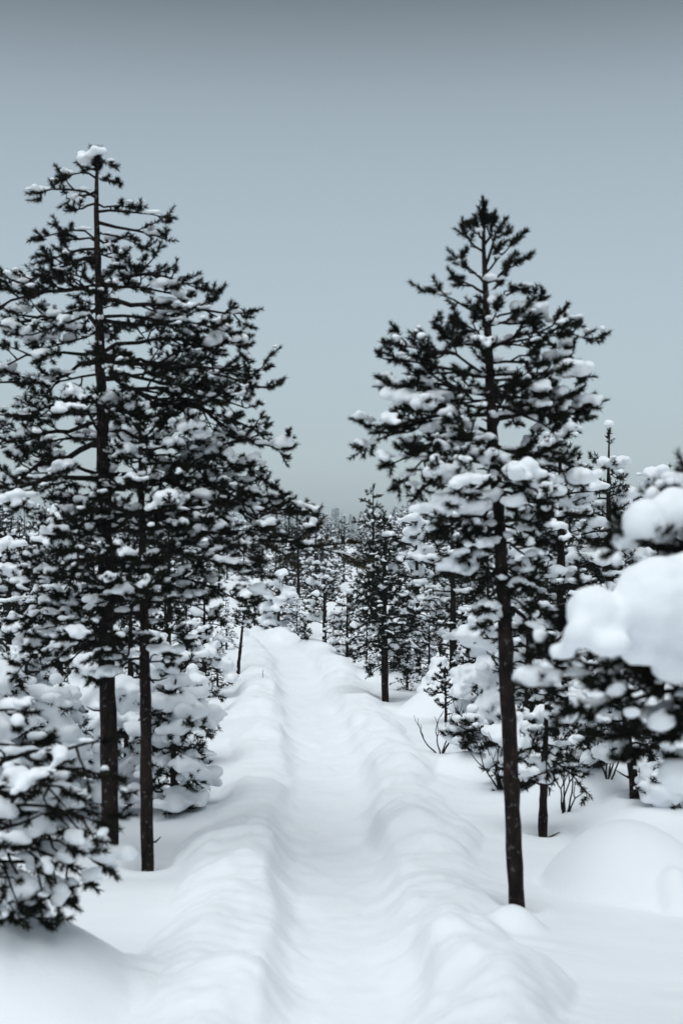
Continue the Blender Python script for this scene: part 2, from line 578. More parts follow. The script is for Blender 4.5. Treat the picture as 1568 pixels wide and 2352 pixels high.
def grow(start, tip, rng, arch=0.06, dens=1.0, latk=1.0, r0=None, size=0.046, snow=0.5, heap=0.06, blob=0.022, bare=0.25, sides=5, inner=0.3,
         stem_snow=0.35, droop=0.0):
    B = Branch()
    start = np.asarray(start, float); tip = np.asarray(tip, float)
    L = np.linalg.norm(tip - start)
    n = max(5, int(L / 0.07))
    t = np.linspace(0, 1, n)
    pts = start + (tip - start) * t[:, None] + UP * (arch * L * np.sin(PI * t))[:, None]
    jit = np.cumsum(rng.normal(0, 0.019 * math.sqrt(L), (n, 3)), 0)
    jit -= jit[-1] * t[:, None]; jit[0] = 0
    pts = pts + jit
    if r0 is None:
        r0 = 0.004 + 0.0095 * L
    rad = r0 * (1 - t) ** 0.8 + 0.0022
    B.geo.tube(pts, rad, sides, 0.12, rng)
    tang = np.gradient(pts, axis=0)
    seg = L / (n - 1)
    s = bare * L
    side = rng.choice([-1, 1])
    while s < L * 0.98:
        u = s / L
        k = min(n - 2, int(u * (n - 1)))
        fr = u * (n - 1) - k
        p = pts[k] * (1 - fr) + pts[k + 1] * fr
        T = unit(tang[k])
        H = unit(np.cross(T, UP) + 1e-6)
        a = math.radians(rng.uniform(35, 68))
        d = unit(T * math.cos(a) + H * side * math.sin(a) * rng.uniform(0.5, 1.0) + UP * rng.uniform(-0.5, 0.62) - UP * droop)
        l = latk * (0.09 + 0.30 * L) * (1 - 0.72 * u) * rng.uniform(0.55, 1.15)
        l = min(max(l, 0.05), 0.55)
        m = max(4, int(l / 0.05))
        tt = np.linspace(0, 1, m)
        q = p + d * (l * tt)[:, None] + UP * (rng.uniform(0.0, 0.22) * l * tt ** 2)[:, None] - UP * (droop * 0.6 * l * tt ** 2)[:, None]
        q = q + np.cumsum(rng.normal(0, 0.010, (m, 3)), 0) * (tt[:, None] > 0)
        rl = 0.0022 + (0.0028 + 0.009 * l) * (1 - tt)
        B.geo.tube(q, rl, 3 if l < 0.2 else 4)
        qd = unit(q[-1] - q[-2])
        tuft(B, q[-1] - qd * size * 0.5, qd, rng, size)
        # shoots on the outer part of the lateral
        w = l * inner + 0.02
        sd = rng.choice([-1, 1])
        while w < l * 0.93:
            uu = w / l
            kk = min(m - 2, int(uu * (m - 1)))
            f2 = uu * (m - 1) - kk
            p2 = q[kk] * (1 - f2) + q[kk + 1] * f2
            T2 = unit(q[kk + 1] - q[kk])
            H2 = unit(np.cross(T2, UP) + 1e-6)
            a2 = math.radians(rng.uniform(30, 65))
            d2 = unit(T2 * math.cos(a2) + H2 * sd * math.sin(a2) + UP * rng.uniform(-0.45, 0.65))
            l2 = min(0.14, max(0.018, (l - w) * 0.55 * rng.uniform(0.5, 1.2)))
            e = p2 + d2 * l2
            B.geo.tube([p2, (p2 + e) / 2 + rng.normal(0, 0.004, 3), e], [0.0036, 0.003, 0.0024], 3)
            tuft(B, e - d2 * size * 0.35, d2, rng, size * 0.95)
            sd = -sd
            w += rng.uniform(0.42, 0.85) * size / dens
        side = -side
        s += rng.uniform(0.65, 1.25) * size / dens * (0.8 + 0.5 * L)
    ed = unit(pts[-1] - pts[-2])
    tuft(B, pts[-1] - ed * size * 0.6, ed, rng, size * 1.15)
    for _ in range(2):
        tuft(B, pts[-1] - ed * size * rng.uniform(0.5, 1.3), unit(ed + rng.normal(0, 0.5, 3)), rng, size)
    # snow lying on the shoots: some limbs carry much, some hardly any
    load = rng.choice([0.25, 0.8, 1.2, 1.6])
    for tf in B.tufts:
        out_ = np.linalg.norm(tf[:2] - start[:2]) / (L + 1e-6)
        patch = noise2(tf[0] * 6 + tf[2] * 5, tf[1] * 6 - tf[2] * 3, 77) * 1.6
        if rng.uniform() < snow * load * (0.55 + 0.6 * out_) + patch * snow:
            c = tf[:3] + tf[3:6] * tf[6] * 0.4 + UP * (0.013 + blob * rng.uniform(0.35, 0.75))
            r = blob * (0.55 + 0.75 * rng.uniform() ** 1.5)
            hz = tf[3:5] + rng.normal(0, 0.2, 2)
            clump(B.blobs, c, hz, r, rng, 2)
            if rng.uniform() < heap:
                r = blob * rng.uniform(1.2, 2.3)
                clump(B.blobs, tf[:3] + UP * r * 0.6, (tip - start)[:2], r, rng, 7)
    for k in range(1, n - 1):
        if rng.uniform() < stem_snow * (0.4 + 0.6 * (k / n)):
            r = max(0.014, rad[k] * 1.5) * rng.uniform(0.9, 1.7)
            c = pts[k] + UP * (rad[k] + r * 0.25)
            B.blobs.append([*c, *(tang[k][:2] + 1e-4), max(r * 1.4, seg * 0.62), r, r * 0.75])
    return B


def add_branch(root, B, rng, needles=72, nw=0.0048, nl=0.029, voxel=0.0095, name='branch', needle_mat=None, needle_label=None):
    org = np.array(root.location[:])
    v, f = B.geo.arrays()
    b = obj(name, make_mesh('branch', v - org, f, M_TWIG, True), root)
    if len(B.tufts):
        v, f = needles_mesh(B.tufts, rng, needles, nw, nl)
        fo = obj('foliage', make_mesh('foliage', v - org, f, needle_mat or M_NEEDLE), b)
        fo['kind'] = 'stuff'
        if needle_label: fo['label'] = needle_label
    if len(B.blobs):
        bl = np.array(B.blobs); bl[:, :3] -= org
        snow_object('snow', bl, b, voxel)
    return b


def trunk_mesh(root, pts, rad, rng, k=14, sub=6, rough=0.07, name='trunk', stubs=0, snow_label=None):
    """Trunk polyline densified, with knots, small dead stubs and rough bark."""
    pts = np.asarray(pts, float); rad = np.asarray(rad, float)
    n = len(pts)
    t = np.arange(n)
    tt = np.linspace(0, n - 1, (n - 1) * sub + 1)
    q = np.stack([np.interp(tt, t, pts[:, i]) for i in range(3)], 1)
    for _ in range(2):
        q[1:-1] = (q[:-2] + 2 * q[1:-1] + q[2:]) / 4
    r = np.interp(tt, t, rad)
    q[1:-1, :2] += rng.normal(0, 0.05, (len(q) - 2, 2)) * r[1:-1, None]
    g = Geo()
    g.tube(q, r * (1 + 0.05 * rng.normal(0, 1, len(r))), k, rough, rng)
    for _ in range(stubs):
        u = rng.uniform(0.08, 0.6)
        i = int(u * (len(q) - 1))
        az = rng.uniform(0, 2 * PI)
        d = unit([math.cos(az), math.sin(az), rng.uniform(-0.1, 0.6)])
        l = rng.uniform(0.03, 0.12)
        g.tube([q[i], q[i] + d * (r[i] + l * 0.5), q[i] + d * (r[i] + l) + UP * rng.uniform(-.02, .02)], [0.007, 0.005, 0.002], 5)
    org = np.array(root.location[:])
    v, f = g.arrays()
    o = obj(name, make_mesh('trunk', v - org, f, M_BARK, True), root)
    return o, q, r


# ------------------------------------------------------------------ the tall pines beside the path, limb by limb
def hero(base_px, d, trunk, limbs, label, seed, fill=10, fill_range=(600, 1400), fill_reach=0.45, sides=14, needles=72,
         snow_of=None, latk=1.0, cat='pine tree', group=None, size=0.048, voxel=0.0102, lean=0.0, stubs=6, blob=0.0195, nw=0.0046, depth_k=0.45, name='pine_tree',
         bare=0.25, dens=1.0, droop=0.0, brown=(), sparse=0, inner=0.3):
    rng = np.random.default_rng(seed)
    bx = W(base_px[0], base_px[1], d)
    root = empty(name, (bx[0], d, gz(bx[0], d)))
    tag(root, label, cat, group)
    tr = np.array([W(x, y, d + lean * (base_px[1] - y) / 1000.0) for (x, y, _) in trunk])
    tr[0, 2] = root.location[2] - 0.12
    rad = np.array([r / FPX * d for (_, _, r) in trunk])
    trunk_mesh(root, tr, rad, rng, sides, stubs=stubs)
    tpy = np.array([y for (_, y, _) in trunk])
    order = np.argsort(tpy)

    def at(py):
        return np.array([np.interp(py, tpy[order], tr[order, i]) for i in range(3)]), float(np.interp(py, tpy[order], rad[order]))

    def put(st, r, tip, py, arch, **kw):
        s_, h_ = snow_of(py) if snow_of else (0.5, 0.06)
        kw.setdefault('snow', s_); kw.setdefault('heap', h_)
        kw.setdefault('r0', rng.uniform(0.6, 1.05) * min(r * 0.55, 0.004 + 0.0095 * np.linalg.norm(tip - st)))
        if py < sparse:
            kw.setdefault('dens', dens * 0.62); kw.setdefault('latk', latk * 0.75); kw.setdefault('bare', 0.42)
        kw.setdefault('latk', latk)
        kw.setdefault('bare', bare); kw.setdefault('dens', dens); kw.setdefault('droop', droop)
        B = grow(st, tip, rng, arch=arch, size=size, blob=blob, inner=inner, **kw)
        if py > 640 and rng.uniform() < 0.4:
            hz = (tip - st)[:2]
            clump(B.blobs, st + unit([hz[0], hz[1], 0.0]) * (r + 0.012) + UP * 0.02, hz, blob * rng.uniform(0.8, 1.3), rng, 3)
        add_branch(root, B, rng, needles, nw=nw, voxel=voxel, needle_mat=M_NEEDLE_BROWN if py in brown else None,
                   needle_label='brownish green needle tufts' if py in brown else None)

    for L in limbs:
        ys, tx, ty = L[:3]
        kw = L[3] if len(L) > 3 else {}
        kw = dict(kw)
        st, r = at(ys + rng.uniform(-14, 14))
        reach = abs(tx - np.interp(ys, tpy[order], np.array([x for (x, _, _) in trunk])[order])) / FPX * d
        dd = kw.pop('dd', None)
        if dd is None:
            dd = rng.uniform(-depth_k, depth_k) * (reach + 0.05)
        tip = W(tx, ty, st[1] + dd)
        put(st, r, tip, ys, kw.pop('arch', rng.uniform(-0.05, 0.14)), **kw)
    lo, hi = fill_range
    for i in range(fill):
        py = lo + (hi - lo) * (i + rng.uniform(0.1, 0.9)) / fill
        st, r = at(py)
        az = rng.choice([-1, 1]) * PI / 2 + rng.uniform(-0.75, 0.75)
        f = (py - lo) / (hi - lo)
        R = fill_reach * (0.35 + 0.65 * min(1, f * 1.8)) * rng.uniform(0.7, 1.15)
        tip = st + np.array([math.cos(az) * R, math.sin(az) * R, R * rng.uniform(-0.35, 0.45)])
        put(st, r, tip, py, rng.uniform(-0.05, 0.16))
    # leader shoot
    B = Branch()
    top = tr[-1] if tpy[-1] < tpy[0] else tr[0]
    B.geo.tube([top - UP * 0.02, top + UP * 0.02], [0.004, 0.003], 4)
    for k in range(9):
        dv = unit([rng.normal(0, 0.45), rng.normal(0, 0.45), 1.0])
        tuft(B, top - UP * rng.uniform(0.0, 0.11), dv, rng, size)
    for k in range(4):
        B.tufts.append(np.concatenate([top + UP * (0.018 * k - 0.075), unit([rng.normal(0, 0.2), rng.normal(0, 0.2), 1.0]), [size]]))
    s_, _ = snow_of(tpy.min()) if snow_of else (0.5, 0)
    if s_ > 0.1:
        for k in range(3):
            c = top + np.array([-0.035 + 0.03 * k + rng.normal(0, 0.008), rng.normal(0, 0.012), -0.012 + rng.normal(0, 0.006) + (0.016 if k == 1 else 0)])
            B.blobs.append([*c, 1, 0.2, 0.034, 0.03, 0.026])
    add_branch(root, B, rng, needles, nw=nw, voxel=voxel, name='leader')
    return root


# left tall pine
def snowA(py):
    if py < 520: return 0.26, 0.2
    if py < 700: return 0.42, 0.14
    return 0.60, 0.10


hero((250, 1985), 7.3,
     [(252, 2010, 21), (252, 1800, 20), (247, 1550, 19), (243, 1300, 17), (237, 1050, 14.5), (232, 850, 11.5), (226, 650, 8.5), (222, 480, 5.5), (223, 350, 3)],
     [(455, 82, 446), (420, 145, 405), (440, 150, 470), (475, 160, 480), (400, 270, 415, {'arch': 0.0}), (470, 308, 480, {'arch': 0.0}), (392, 180, 380), (372, 262, 382, {'arch': 0.0}),
      (490, 395, 505), (500, 392, 555), (520, 330, 570), (540, 80, 552), (560, 140, 545), (600, 10, 668), (575, 110, 600), (560, 300, 655, {'arch': 0.1}), (590, 280, 600),
      (640, 60, 690), (650, 130, 640), (670, -70, 740), (700, 30, 770), (640, 470, 668, {'arch': 0.12}), (665, 430, 700), (690, 580, 718), (720, 540, 770), (735, 470, 760),
      (760, -80, 800), (770, 80, 800), (790, -20, 850), (800, 560, 800), (820, 632, 890), (840, 615, 850), (860, 500, 880), (830, -90, 860), (860, 60, 880),
      (900, -60, 950), (880, 590, 930), (910, 540, 960), (930, 664, 1030, {'arch': 0.12}), (950, 655, 1060), (940, 60, 960), (970, -100, 1030), (960, 450, 1000),
      (1000, 40, 1060), (1010, 630, 1120), (1030, -90, 1180, {'arch': 0.08, 'r0': 0.016}), (1040, 560, 1110), (1090, -60, 1170, {'arch': 0.07, 'r0': 0.014}), (1060, 700, 1180),
      (1090, 722, 1205), (1120, 640, 1230), (1130, 120, 1150), (1160, 690, 1260), (1180, 520, 1220), (1210, 826, 1298, {'arch': 0.02, 'snow': 0.15, 'bare': 0.45}),
      (1220, 600, 1290), (1250, 90, 1300), (1290, 130, 1380), (1310, 20, 1430), (1350, 70, 1490), (1370, 150, 1450), (1420, 30, 1560), (1460, 120, 1530)],
     'tallest pine left of the path, thick dark trunk and long snow-dusted branches', 11, fill=22, fill_range=(560, 1480), fill_reach=0.62, snow_of=snowA, brown=(1210,), sparse=560, bare=0.26, dens=0.95)

# thinner pine standing beside it
hero((338, 2005), 7.12,
     [(339, 2015, 15), (337, 1800, 14), (334, 1560, 12), (330, 1350, 10), (325, 1150, 7.5), (322, 1000, 4.5), (320, 930, 2.5)],
     [(985, 262, 955), (1000, 390, 960), (1030, 470, 1010), (1060, 250, 1040), (1080, 500, 1080), (1110, 420, 1090), (1130, 220, 1110), (1160, 540, 1160),
      (1190, 180, 1180), (1210, 480, 1200), (1230, 150, 1260), (1250, 600, 1300), (1280, 530, 1300), (1300, 100, 1320), (1320, 588, 1388), (1340, 470, 1380), (1360, 130, 1390),
      (1390, 500, 1420), (1400, 60, 1440), (1440, 440, 1470), (1450, 100, 1510), (1480, 400, 1510), (1500, 210, 1560), (1530, 395, 1525)],
     'thin straight pine standing just right of the tallest pine', 12, fill=18, fill_range=(1020, 1500), fill_reach=0.45,
     snow_of=lambda py: (0.66, 0.09), stubs=8)


# right pine, leaning a little to the left
def snowC(py):
    if py < 680: return 0.0, 0.0
    if py < 800: return 0.06, 0.1
    if py < 980: return 0.34, 0.10
    return 0.66, 0.10


hero((1187, 2115), 6.24,
     [(1187, 2125, 19), (1178, 1900, 18.5), (1166, 1650, 17.5), (1157, 1400, 16), (1145, 1180, 14), (1130, 1000, 12), (1124, 850, 10), (1116, 700, 7.5), (1110, 580, 5), (1110, 470, 3)],
     [(600, 1065, 525, {'arch': -0.05}), (610, 1150, 520, {'arch': -0.05}), (560, 1090, 500, {'arch': -0.05}), (570, 1135, 500, {'arch': -0.05}), (625, 1182, 550, {'arch': -0.05}),
      (640, 1038, 585, {'arch': -0.03}), (650, 1200, 600, {'arch': -0.03}), (665, 1050, 650), (690, 1210, 665), (675, 1170, 610, {'arch': -0.04}), (725, 984, 670), (730, 1252, 688, {'arch': -0.02}),
      (745, 1080, 700), (760, 1230, 740), (800, 996, 748), (790, 1060, 745), (815, 1362, 785), (800, 1300, 770), (830, 1310, 800), (860, 906, 790), (870, 902, 825),
      (850, 1345, 870), (880, 1300, 850), (895, 878, 875), (910, 930, 900), (900, 1350, 935), (925, 1335, 950), (930, 920, 940), (950, 1345, 950, {'snow': 0.7}),
      (945, 1280, 1000), (960, 890, 985, {'snow': 0.6}), (985, 822, 1042, {'snow': 0.8}), (1000, 880, 1075, {'snow': 0.7}), (1005, 940, 1040), (1020, 905, 1125), (1030, 1300, 1060, {'dd': -0.25}),
      (1040, 950, 1150), (1060, 1000, 1080, {'dd': -0.3}), (1070, 1340, 1110), (1080, 1270, 1130), (1090, 1010, 1200, {'dd': -0.2}), (1110, 1050, 1130, {'dd': -0.35}),
      (1130, 1310, 1180), (1140, 1250, 1190, {'dd': -0.3}), (1160, 990, 1230), (1180, 1060, 1270), (1200, 1270, 1260), (1210, 1020, 1320), (1240, 1240, 1300), (1260, 1080, 1330), (1290, 1215, 1340),
      (1300, 1090, 1370), (1320, 1205, 1360), (1340, 1110, 1400), (1355, 1225, 1400), (1400, 1120, 1440), (1420, 1200, 1450),
      (1385, 1242, 1470, {'arch': 0.14, 'r0': 0.012, 'snow': 0.2, 'bare': 0.7})],
     'slim pine right of the path with bare reddish lower trunk and pointed top', 13, fill=15, fill_range=(700, 1320), fill_reach=0.42, snow_of=snowC,
     stubs=9, blob=0.023, sparse=760)

# ------------------------------------------------------------------ close pines at the picture edges
rightnear = hero((1900, 2600), 3.95,
     [(1900, 2650, 40), (1880, 2200, 36), (1840, 1800, 30), (1790, 1450, 22), (1740, 1180, 12), (1720, 1020, 5)],
     [(1500, 1214, 1560, {'arch': 0.05}), (1480, 1250, 1500), (1420, 1300, 1440), (1560, 1300, 1640), (1600, 1400, 1700), (1650, 1440, 1740), (1520, 1420, 1590), (1450, 1380, 1530),
      (1620, 1520, 1700), (1700, 1560, 1780), (1300, 1395, 1260), (1260, 1430, 1210), (1230, 1500, 1150), (1200, 1560, 1120), (1350, 1480, 1330), (1400, 1500, 1480), (1560, 1500, 1560)],
     'very close out-of-focus pine at the right edge under huge pillows of snow', 21, fill=6, fill_range=(1250, 1650), fill_reach=0.4,
     snow_of=lambda py: (0.22, 0.08), depth_k=0.2, blob=0.024, sides=12, size=0.045)
pil = []
for (px, py, d, rx, rz) in [(1500, 1395, 3.7, 104, 116), (1590, 1395, 3.75, 140, 128), (1530, 1340, 3.7, 80, 62), (1640, 1380, 4.1, 130, 125), (1540, 1460, 3.85, 110, 85), (1358, 1415, 3.65, 62, 78), (1330, 1465, 3.6, 44, 48), (1400, 1485, 3.6, 55, 45), (1420, 1430, 3.65, 40, 60),
                            (1480, 1500, 3.75, 60, 55), (1550, 1540, 3.8, 60, 50), (1482, 1205, 3.8, 60, 64), (1545, 1180, 3.85, 60, 66), (1610, 1170, 4.05, 70, 70), (1435, 1235, 3.9, 34, 36), (1510, 1235, 3.9, 40, 30), (1430, 1245, 3.85, 38, 36), (1560, 1130, 4.0, 45, 40),
                            (1500, 1140, 3.95, 26, 28), (1415, 1290, 3.8, 22, 26), (1290, 1500, 3.65, 36, 30), (1250, 1530, 3.6, 22, 18), (1560, 1790, 3.9, 60, 55), (1520, 1660, 3.8, 40, 34),
                            (1450, 1640, 3.7, 30, 24), (1370, 1600, 3.6, 30, 20)]:
    p = W(px, py, d)
    k = d / FPX
    pil.append([*p, 1, 0.3, rx * k, rx * k * 0.9, rz * k])
pil = np.array(pil)
pil[:, :3] -= np.array(rightnear.location[:])
snow_object('snow_pillow', pil, rightnear, 0.014, 6)

leftnear = hero((-130, 2330), 5.0,
     [(-130, 2400, 26), (-115, 2150, 24), (-95, 1900, 20), (-80, 1700, 14), (-70, 1560, 7)],
     [(1800, 255, 1700, {'arch': 0.12, 'r0': 0.012, 'stem_snow': 1.0}), (1850, 280, 1790, {'arch': 0.15}), (1900, 250, 1900, {'arch': 0.2}), (1930, 285, 1880, {'arch': 0.15}), (1950, 240, 1990, {'arch': 0.2}),
      (1980, 215, 2040, {'arch': 0.2}), (2000, 170, 2080, {'arch': 0.2, 'droop': 0.15}), (2020, 90, 2100, {'arch': 0.15, 'droop': 0.15}), (2050, 40, 2125, {'arch': 0.1, 'droop': 0.15}), (1760, 120, 1700), (1720, 80, 1640), (1880, 100, 1880), (1960, 100, 2000),
      (1820, 170, 1790), (1700, 140, 1750), (2060, 130, 2060, {'arch': 0.2, 'droop': 0.15}), (2090, 60, 2090, {'droop': 0.15}), (2030, 180, 1960, {'arch': 0.2}), (2100, 110, 2125, {'arch': 0.15, 'droop': 0.15}), (1990, 60, 2060), (1900, 190, 1840, {'arch': 0.15}), (1870, 60, 1950), (1940, 150, 2060, {'arch': 0.25, 'droop': 0.2})],
     'bowed pine at the lower left edge with drooping snowy twigs', 22, fill=2, fill_range=(1700, 2000), fill_reach=0.4,
     snow_of=lambda py: (0.62, 0.16), depth_k=0.25, blob=0.026, droop=0.35, dens=0.42, bare=0.2, latk=1.6, inner=0.6)


# ------------------------------------------------------------------ generic pines
def pine(loc, H, R, seed, label=None, group=None, crown0=0.2, whorl=0.16, per=4, snow=0.75, heap=0.12, blob=0.045, needles=24, nw=0.0062, nl=0.036, size=0.052,
         droop=0.0, tip_drop=0.0, voxel=0.016, lean=(0, 0), trunk_r=None, top=0.25, dens=0.75, latk=1.0, split=False, cat='pine tree', name='pine_tree', sides=8, heaps=(), crown_pow=0.8, mat=None):
    rng = np.random.default_rng(seed)
    blob *= 0.68; voxel *= 1.18; snow *= 0.8
    needles = min(needles + 4, 32); nw = max(nw, 0.0065); dens *= 1.1
    x, y = loc[0], loc[1]
    z = loc[2] if len(loc) > 2 else gz(x, y)
    root = empty(name, (x, y, z))
    tag(root, label, cat if label else None, group)
    org = np.array([x, y, z])
    n = 7
    t = np.linspace(0, 1, n)
    r = trunk_r or (0.008 + 0.016 * H)
    wob = np.cumsum(rng.normal(0, 0.012 * H / n * 2, (n, 2)), 0)
    pts = np.zeros((n, 3))
    pts[:, 0] = lean[0] * H * t + wob[:, 0] * t
    pts[:, 1] = lean[1] * H * t + wob[:, 1] * t
    pts[:, 2] = H * t
    pts[0, 2] = -0.15
    pts += org
    trunk_mesh(root, pts, r * (1 - t) ** 0.75 + 0.004, rng, sides, sub=4, stubs=3)
    allB = []
    h = crown0 * H
    while h < H * 0.97:
        u = (h / H - crown0) / (1 - crown0)
        prof = min(1.0, (1 - u) ** crown_pow * 1.15 + 0.02) * min(1, 0.55 + u * 3)
        k = per if u < 0.85 else 3
        a0 = rng.uniform(0, 2 * PI)
        for i in range(k):
            if rng.uniform() < 0.12:
                continue
            az = a0 + i * 2 * PI / k + rng.normal(0, 0.25)
            RR = max(0.06, R * prof * rng.uniform(0.6, 1.15))
            hh = h + rng.uniform(-0.4, 0.4) * whorl
            st = np.array([np.interp(hh / H, t, pts[:, j]) for j in range(3)])
            el = rng.uniform(-0.15, 0.25) + 0.6 * max(0, u - 0.6) - tip_drop
            tip = st + np.array([math.cos(az) * RR, math.sin(az) * RR, RR * el])
            tip[2] = max(tip[2], z + 0.03)
            B = grow(st, tip, rng, arch=rng.uniform(0.02, 0.12) + 0.3 * tip_drop, dens=dens, latk=latk, size=size, snow=snow, heap=heap, blob=blob, sides=4, droop=droop,
                     r0=min(0.5 * r, 0.004 + 0.009 * RR))
            allB.append(B)
        h += whorl * rng.uniform(0.75, 1.25)
    B = Branch()
    tp = pts[-1]
    B.geo.tube([tp - UP * 0.05, tp + UP * 0.03], [0.005, 0.003], 3)
    for k in range(7):
        tuft(B, tp - UP * rng.uniform(0, 0.10), unit([rng.normal(0, 0.5), rng.normal(0, 0.5), 1]), rng, size)
    if rng.uniform() < snow:
        B.blobs.append([*(tp + UP * 0.07), 1, 0, 0.05, 0.045, 0.045])
    allB.append(B)
    heap_rows = []
    for h in heaps:
        c = org + np.array(h[:3])
        heap_rows.append([*c, 1, 0.2, h[3] * 0.72, h[3] * 0.66, h[4] * 0.75])
        for _ in range(9):
            a_ = rng.uniform(0, 2 * PI); e_ = rng.uniform(-0.3, 0.7)
            q_ = h[3] * rng.uniform(0.22, 0.45)
            heap_rows.append([*(c + np.array([math.cos(a_) * h[3] * 0.62, math.sin(a_) * h[3] * 0.6, e_ * h[4] * 0.8])), *rng.normal(0, 1, 2), q_ * 1.2, q_, q_ * 0.85])
    if split:
        for B in allB:
            add_branch(root, B, rng, needles, nw=nw, nl=nl, voxel=voxel, needle_mat=mat)
        extra = heap_rows
        if extra:
            e = np.array(extra); e[:, :3] -= org
            snow_object('snow_pillow', e, root, voxel * 1.2, 6)
    else:
        g = Geo()
        tf, bl = [], []
        for B in allB:
            off = g.n
            g.v += B.geo.v
            g.f += [f + off for f in B.geo.f]
            g.n += B.geo.n
            tf += B.tufts; bl += B.blobs
        v, f = g.arrays()
        tag(obj('branches', make_mesh('branches', v - org, f, M_TWIG, True), root), kind='stuff')
        v, f = needles_mesh(tf, rng, needles, nw, nl)
        tag(obj('crown', make_mesh('crown', v - org, f, mat or M_NEEDLE), root), kind='stuff')
        bl += heap_rows
        if bl:
            b = np.array(bl); b[:, :3] -= org
            snow_object('snow', b, root, voxel)
    return root


def at_px(px, py, d):
    p = W(px, py, d)
    return p[0], d


def height(py_top, d, loc):
    return max(0.22, EYE + (HOR - py_top) / FPX * d - gz(*loc))


def placed(px, py, top, rpx, seed, label, d=None, **kw):
    d = d or D(py)
    loc = at_px(px, py, d)
    return pine(loc, height(top, d, loc), rpx / FPX * d, seed, label, **kw)


# pines standing apart in the clearing
placed(885, 1618, 1183, 118, 31, 'dark slender pine on the clearing right of the path, little snow on it', crown0=0.22, snow=0.42, heap=0.05, blob=0.032, per=5, whorl=0.11, needles=40, nw=0.0036,
       split=True, voxel=0.015, lean=(-0.02, 0), trunk_r=0.036, sides=10, size=0.045, tip_drop=0.25)
placed(745, 1492, 1300, 70, 32, 'small dark-trunked pine at the far bend of the path', crown0=0.25, snow=0.6, blob=0.04, per=4, whorl=0.11, voxel=0.016, trunk_r=0.035)
placed(797, 1520, 1370, 45, 33, 'little snowy pine right of the small pine at the far bend', crown0=0.12, snow=0.6, blob=0.035, per=4, whorl=0.10, voxel=0.016)
placed(700, 1487, 1462, 16, 34, 'tiny seedling pine poking out of the snow near the path bend', crown0=0.2, snow=0.15, heap=0, per=3, whorl=0.06, size=0.05, voxel=0.016, cat='seedling')
placed(640, 1462, 1320, 65, 35, 'heavily laden pine beyond the far end of the path', crown0=0.08, snow=0.92, heap=0.3, blob=0.06, tip_drop=0.3, voxel=0.02)
placed(585, 1450, 1330, 50, 36, 'snow-caked pine left of the laden pine at the path end', crown0=0.1, snow=0.92, heap=0.25, blob=0.055, tip_drop=0.2, voxel=0.02)
placed(1023, 1672, 1542, 42, 37, 'thin sapling with few tufts on open snow right of the path', crown0=0.3, snow=0.35, heap=0.0, blob=0.022, per=3, whorl=0.09, needles=30, nw=0.003, nl=0.03, size=0.04,
       voxel=0.011, split=True, trunk_r=0.009, cat='sapling', dens=0.5)
placed(545, 1557, 1385, 28, 38, 'crooked bare-stemmed sapling left of the path', crown0=0.72, snow=0.6, heap=0.1, blob=0.035, per=4, whorl=0.07, lean=(0.10, 0), split=True, voxel=0.014, trunk_r=0.022, cat='sapling')

# snowy pines and buried bushes behind the left pair
BUSH = dict(crown0=0.03, snow=1.15, heap=0.16, blob=0.052, tip_drop=0.3, voxel=0.0155, per=5, whorl=0.115, crown_pow=0.55)
placed(400, 1880, 1530, 95, 41, 'snow-buried young pine behind the thin left pine, domed with snow', d=8.5, split=True, **BUSH,
       heaps=[(-0.02, 0, 0.78, 0.13, 0.11), (0.09, -0.05, 0.60, 0.13, 0.12)])
placed(290, 1860, 1600, 90, 42, 'snow-buried young pine seen between the two left trunks', d=8.9, **BUSH, heaps=[(0, 0, 0.55, 0.12, 0.10)])
placed(130, 1890, 1590, 110, 43, 'young pine bent under a broad white snow cap behind the tallest pine', d=8.2, split=True, **BUSH,
       heaps=[(0, 0, 0.60, 0.14, 0.11), (0.06, -0.05, 0.45, 0.14, 0.14)])
placed(20, 1900, 1560, 110, 44, 'snowy young pine at the left edge above the bowed twigs', d=8.0, **BUSH)
placed(205, 1830, 1500, 80, 71, 'bushy white pine peeking out left of the tallest trunk', d=9.4, **BUSH)
placed(355, 1790, 1480, 75, 72, 'bushy white pine filling the gap right of the thin left trunk', d=10.0, **BUSH)
placed(445, 1770, 1560, 60, 73, 'low snowy bush on the open snow right of the domed young pine', d=10.3, **BUSH)
placed(60, 1800, 1470, 95, 74, 'high frosted bush behind the snowy young pine at the left edge', d=9.8, **BUSH)
placed(470, 1600, 1350, 72, 45, 'bushy snow-laden pine on the left rim of the clearing', d=14.5, crown0=0.05, snow=0.7, heap=0.15, blob=0.05, tip_drop=0.25, split=True, voxel=0.016, needles=34)
placed(430, 1640, 1400, 75, 46, 'snowy pine just in front of the bushy pine on the left rim', d=13.0, crown0=0.06, snow=0.78, heap=0.15, blob=0.05, tip_drop=0.2, voxel=0.016)
placed(140, 1750, 1190, 150, 47, 'dark-tufted snowy pine behind the tallest pine, left side', d=11.0, crown0=0.1, snow=0.72, heap=0.12, blob=0.048, voxel=0.015)
placed(20, 1760, 1270, 140, 48, 'broad snowy pine at the far left edge of the picture', d=11.5, crown0=0.1, snow=0.75, heap=0.15, blob=0.05, voxel=0.015)
placed(300, 1700, 1330, 120, 49, 'snowy pine filling the gap behind the two left trunks', d=12.0, crown0=0.08, snow=0.8, heap=0.15, blob=0.05, tip_drop=0.15, voxel=0.015)

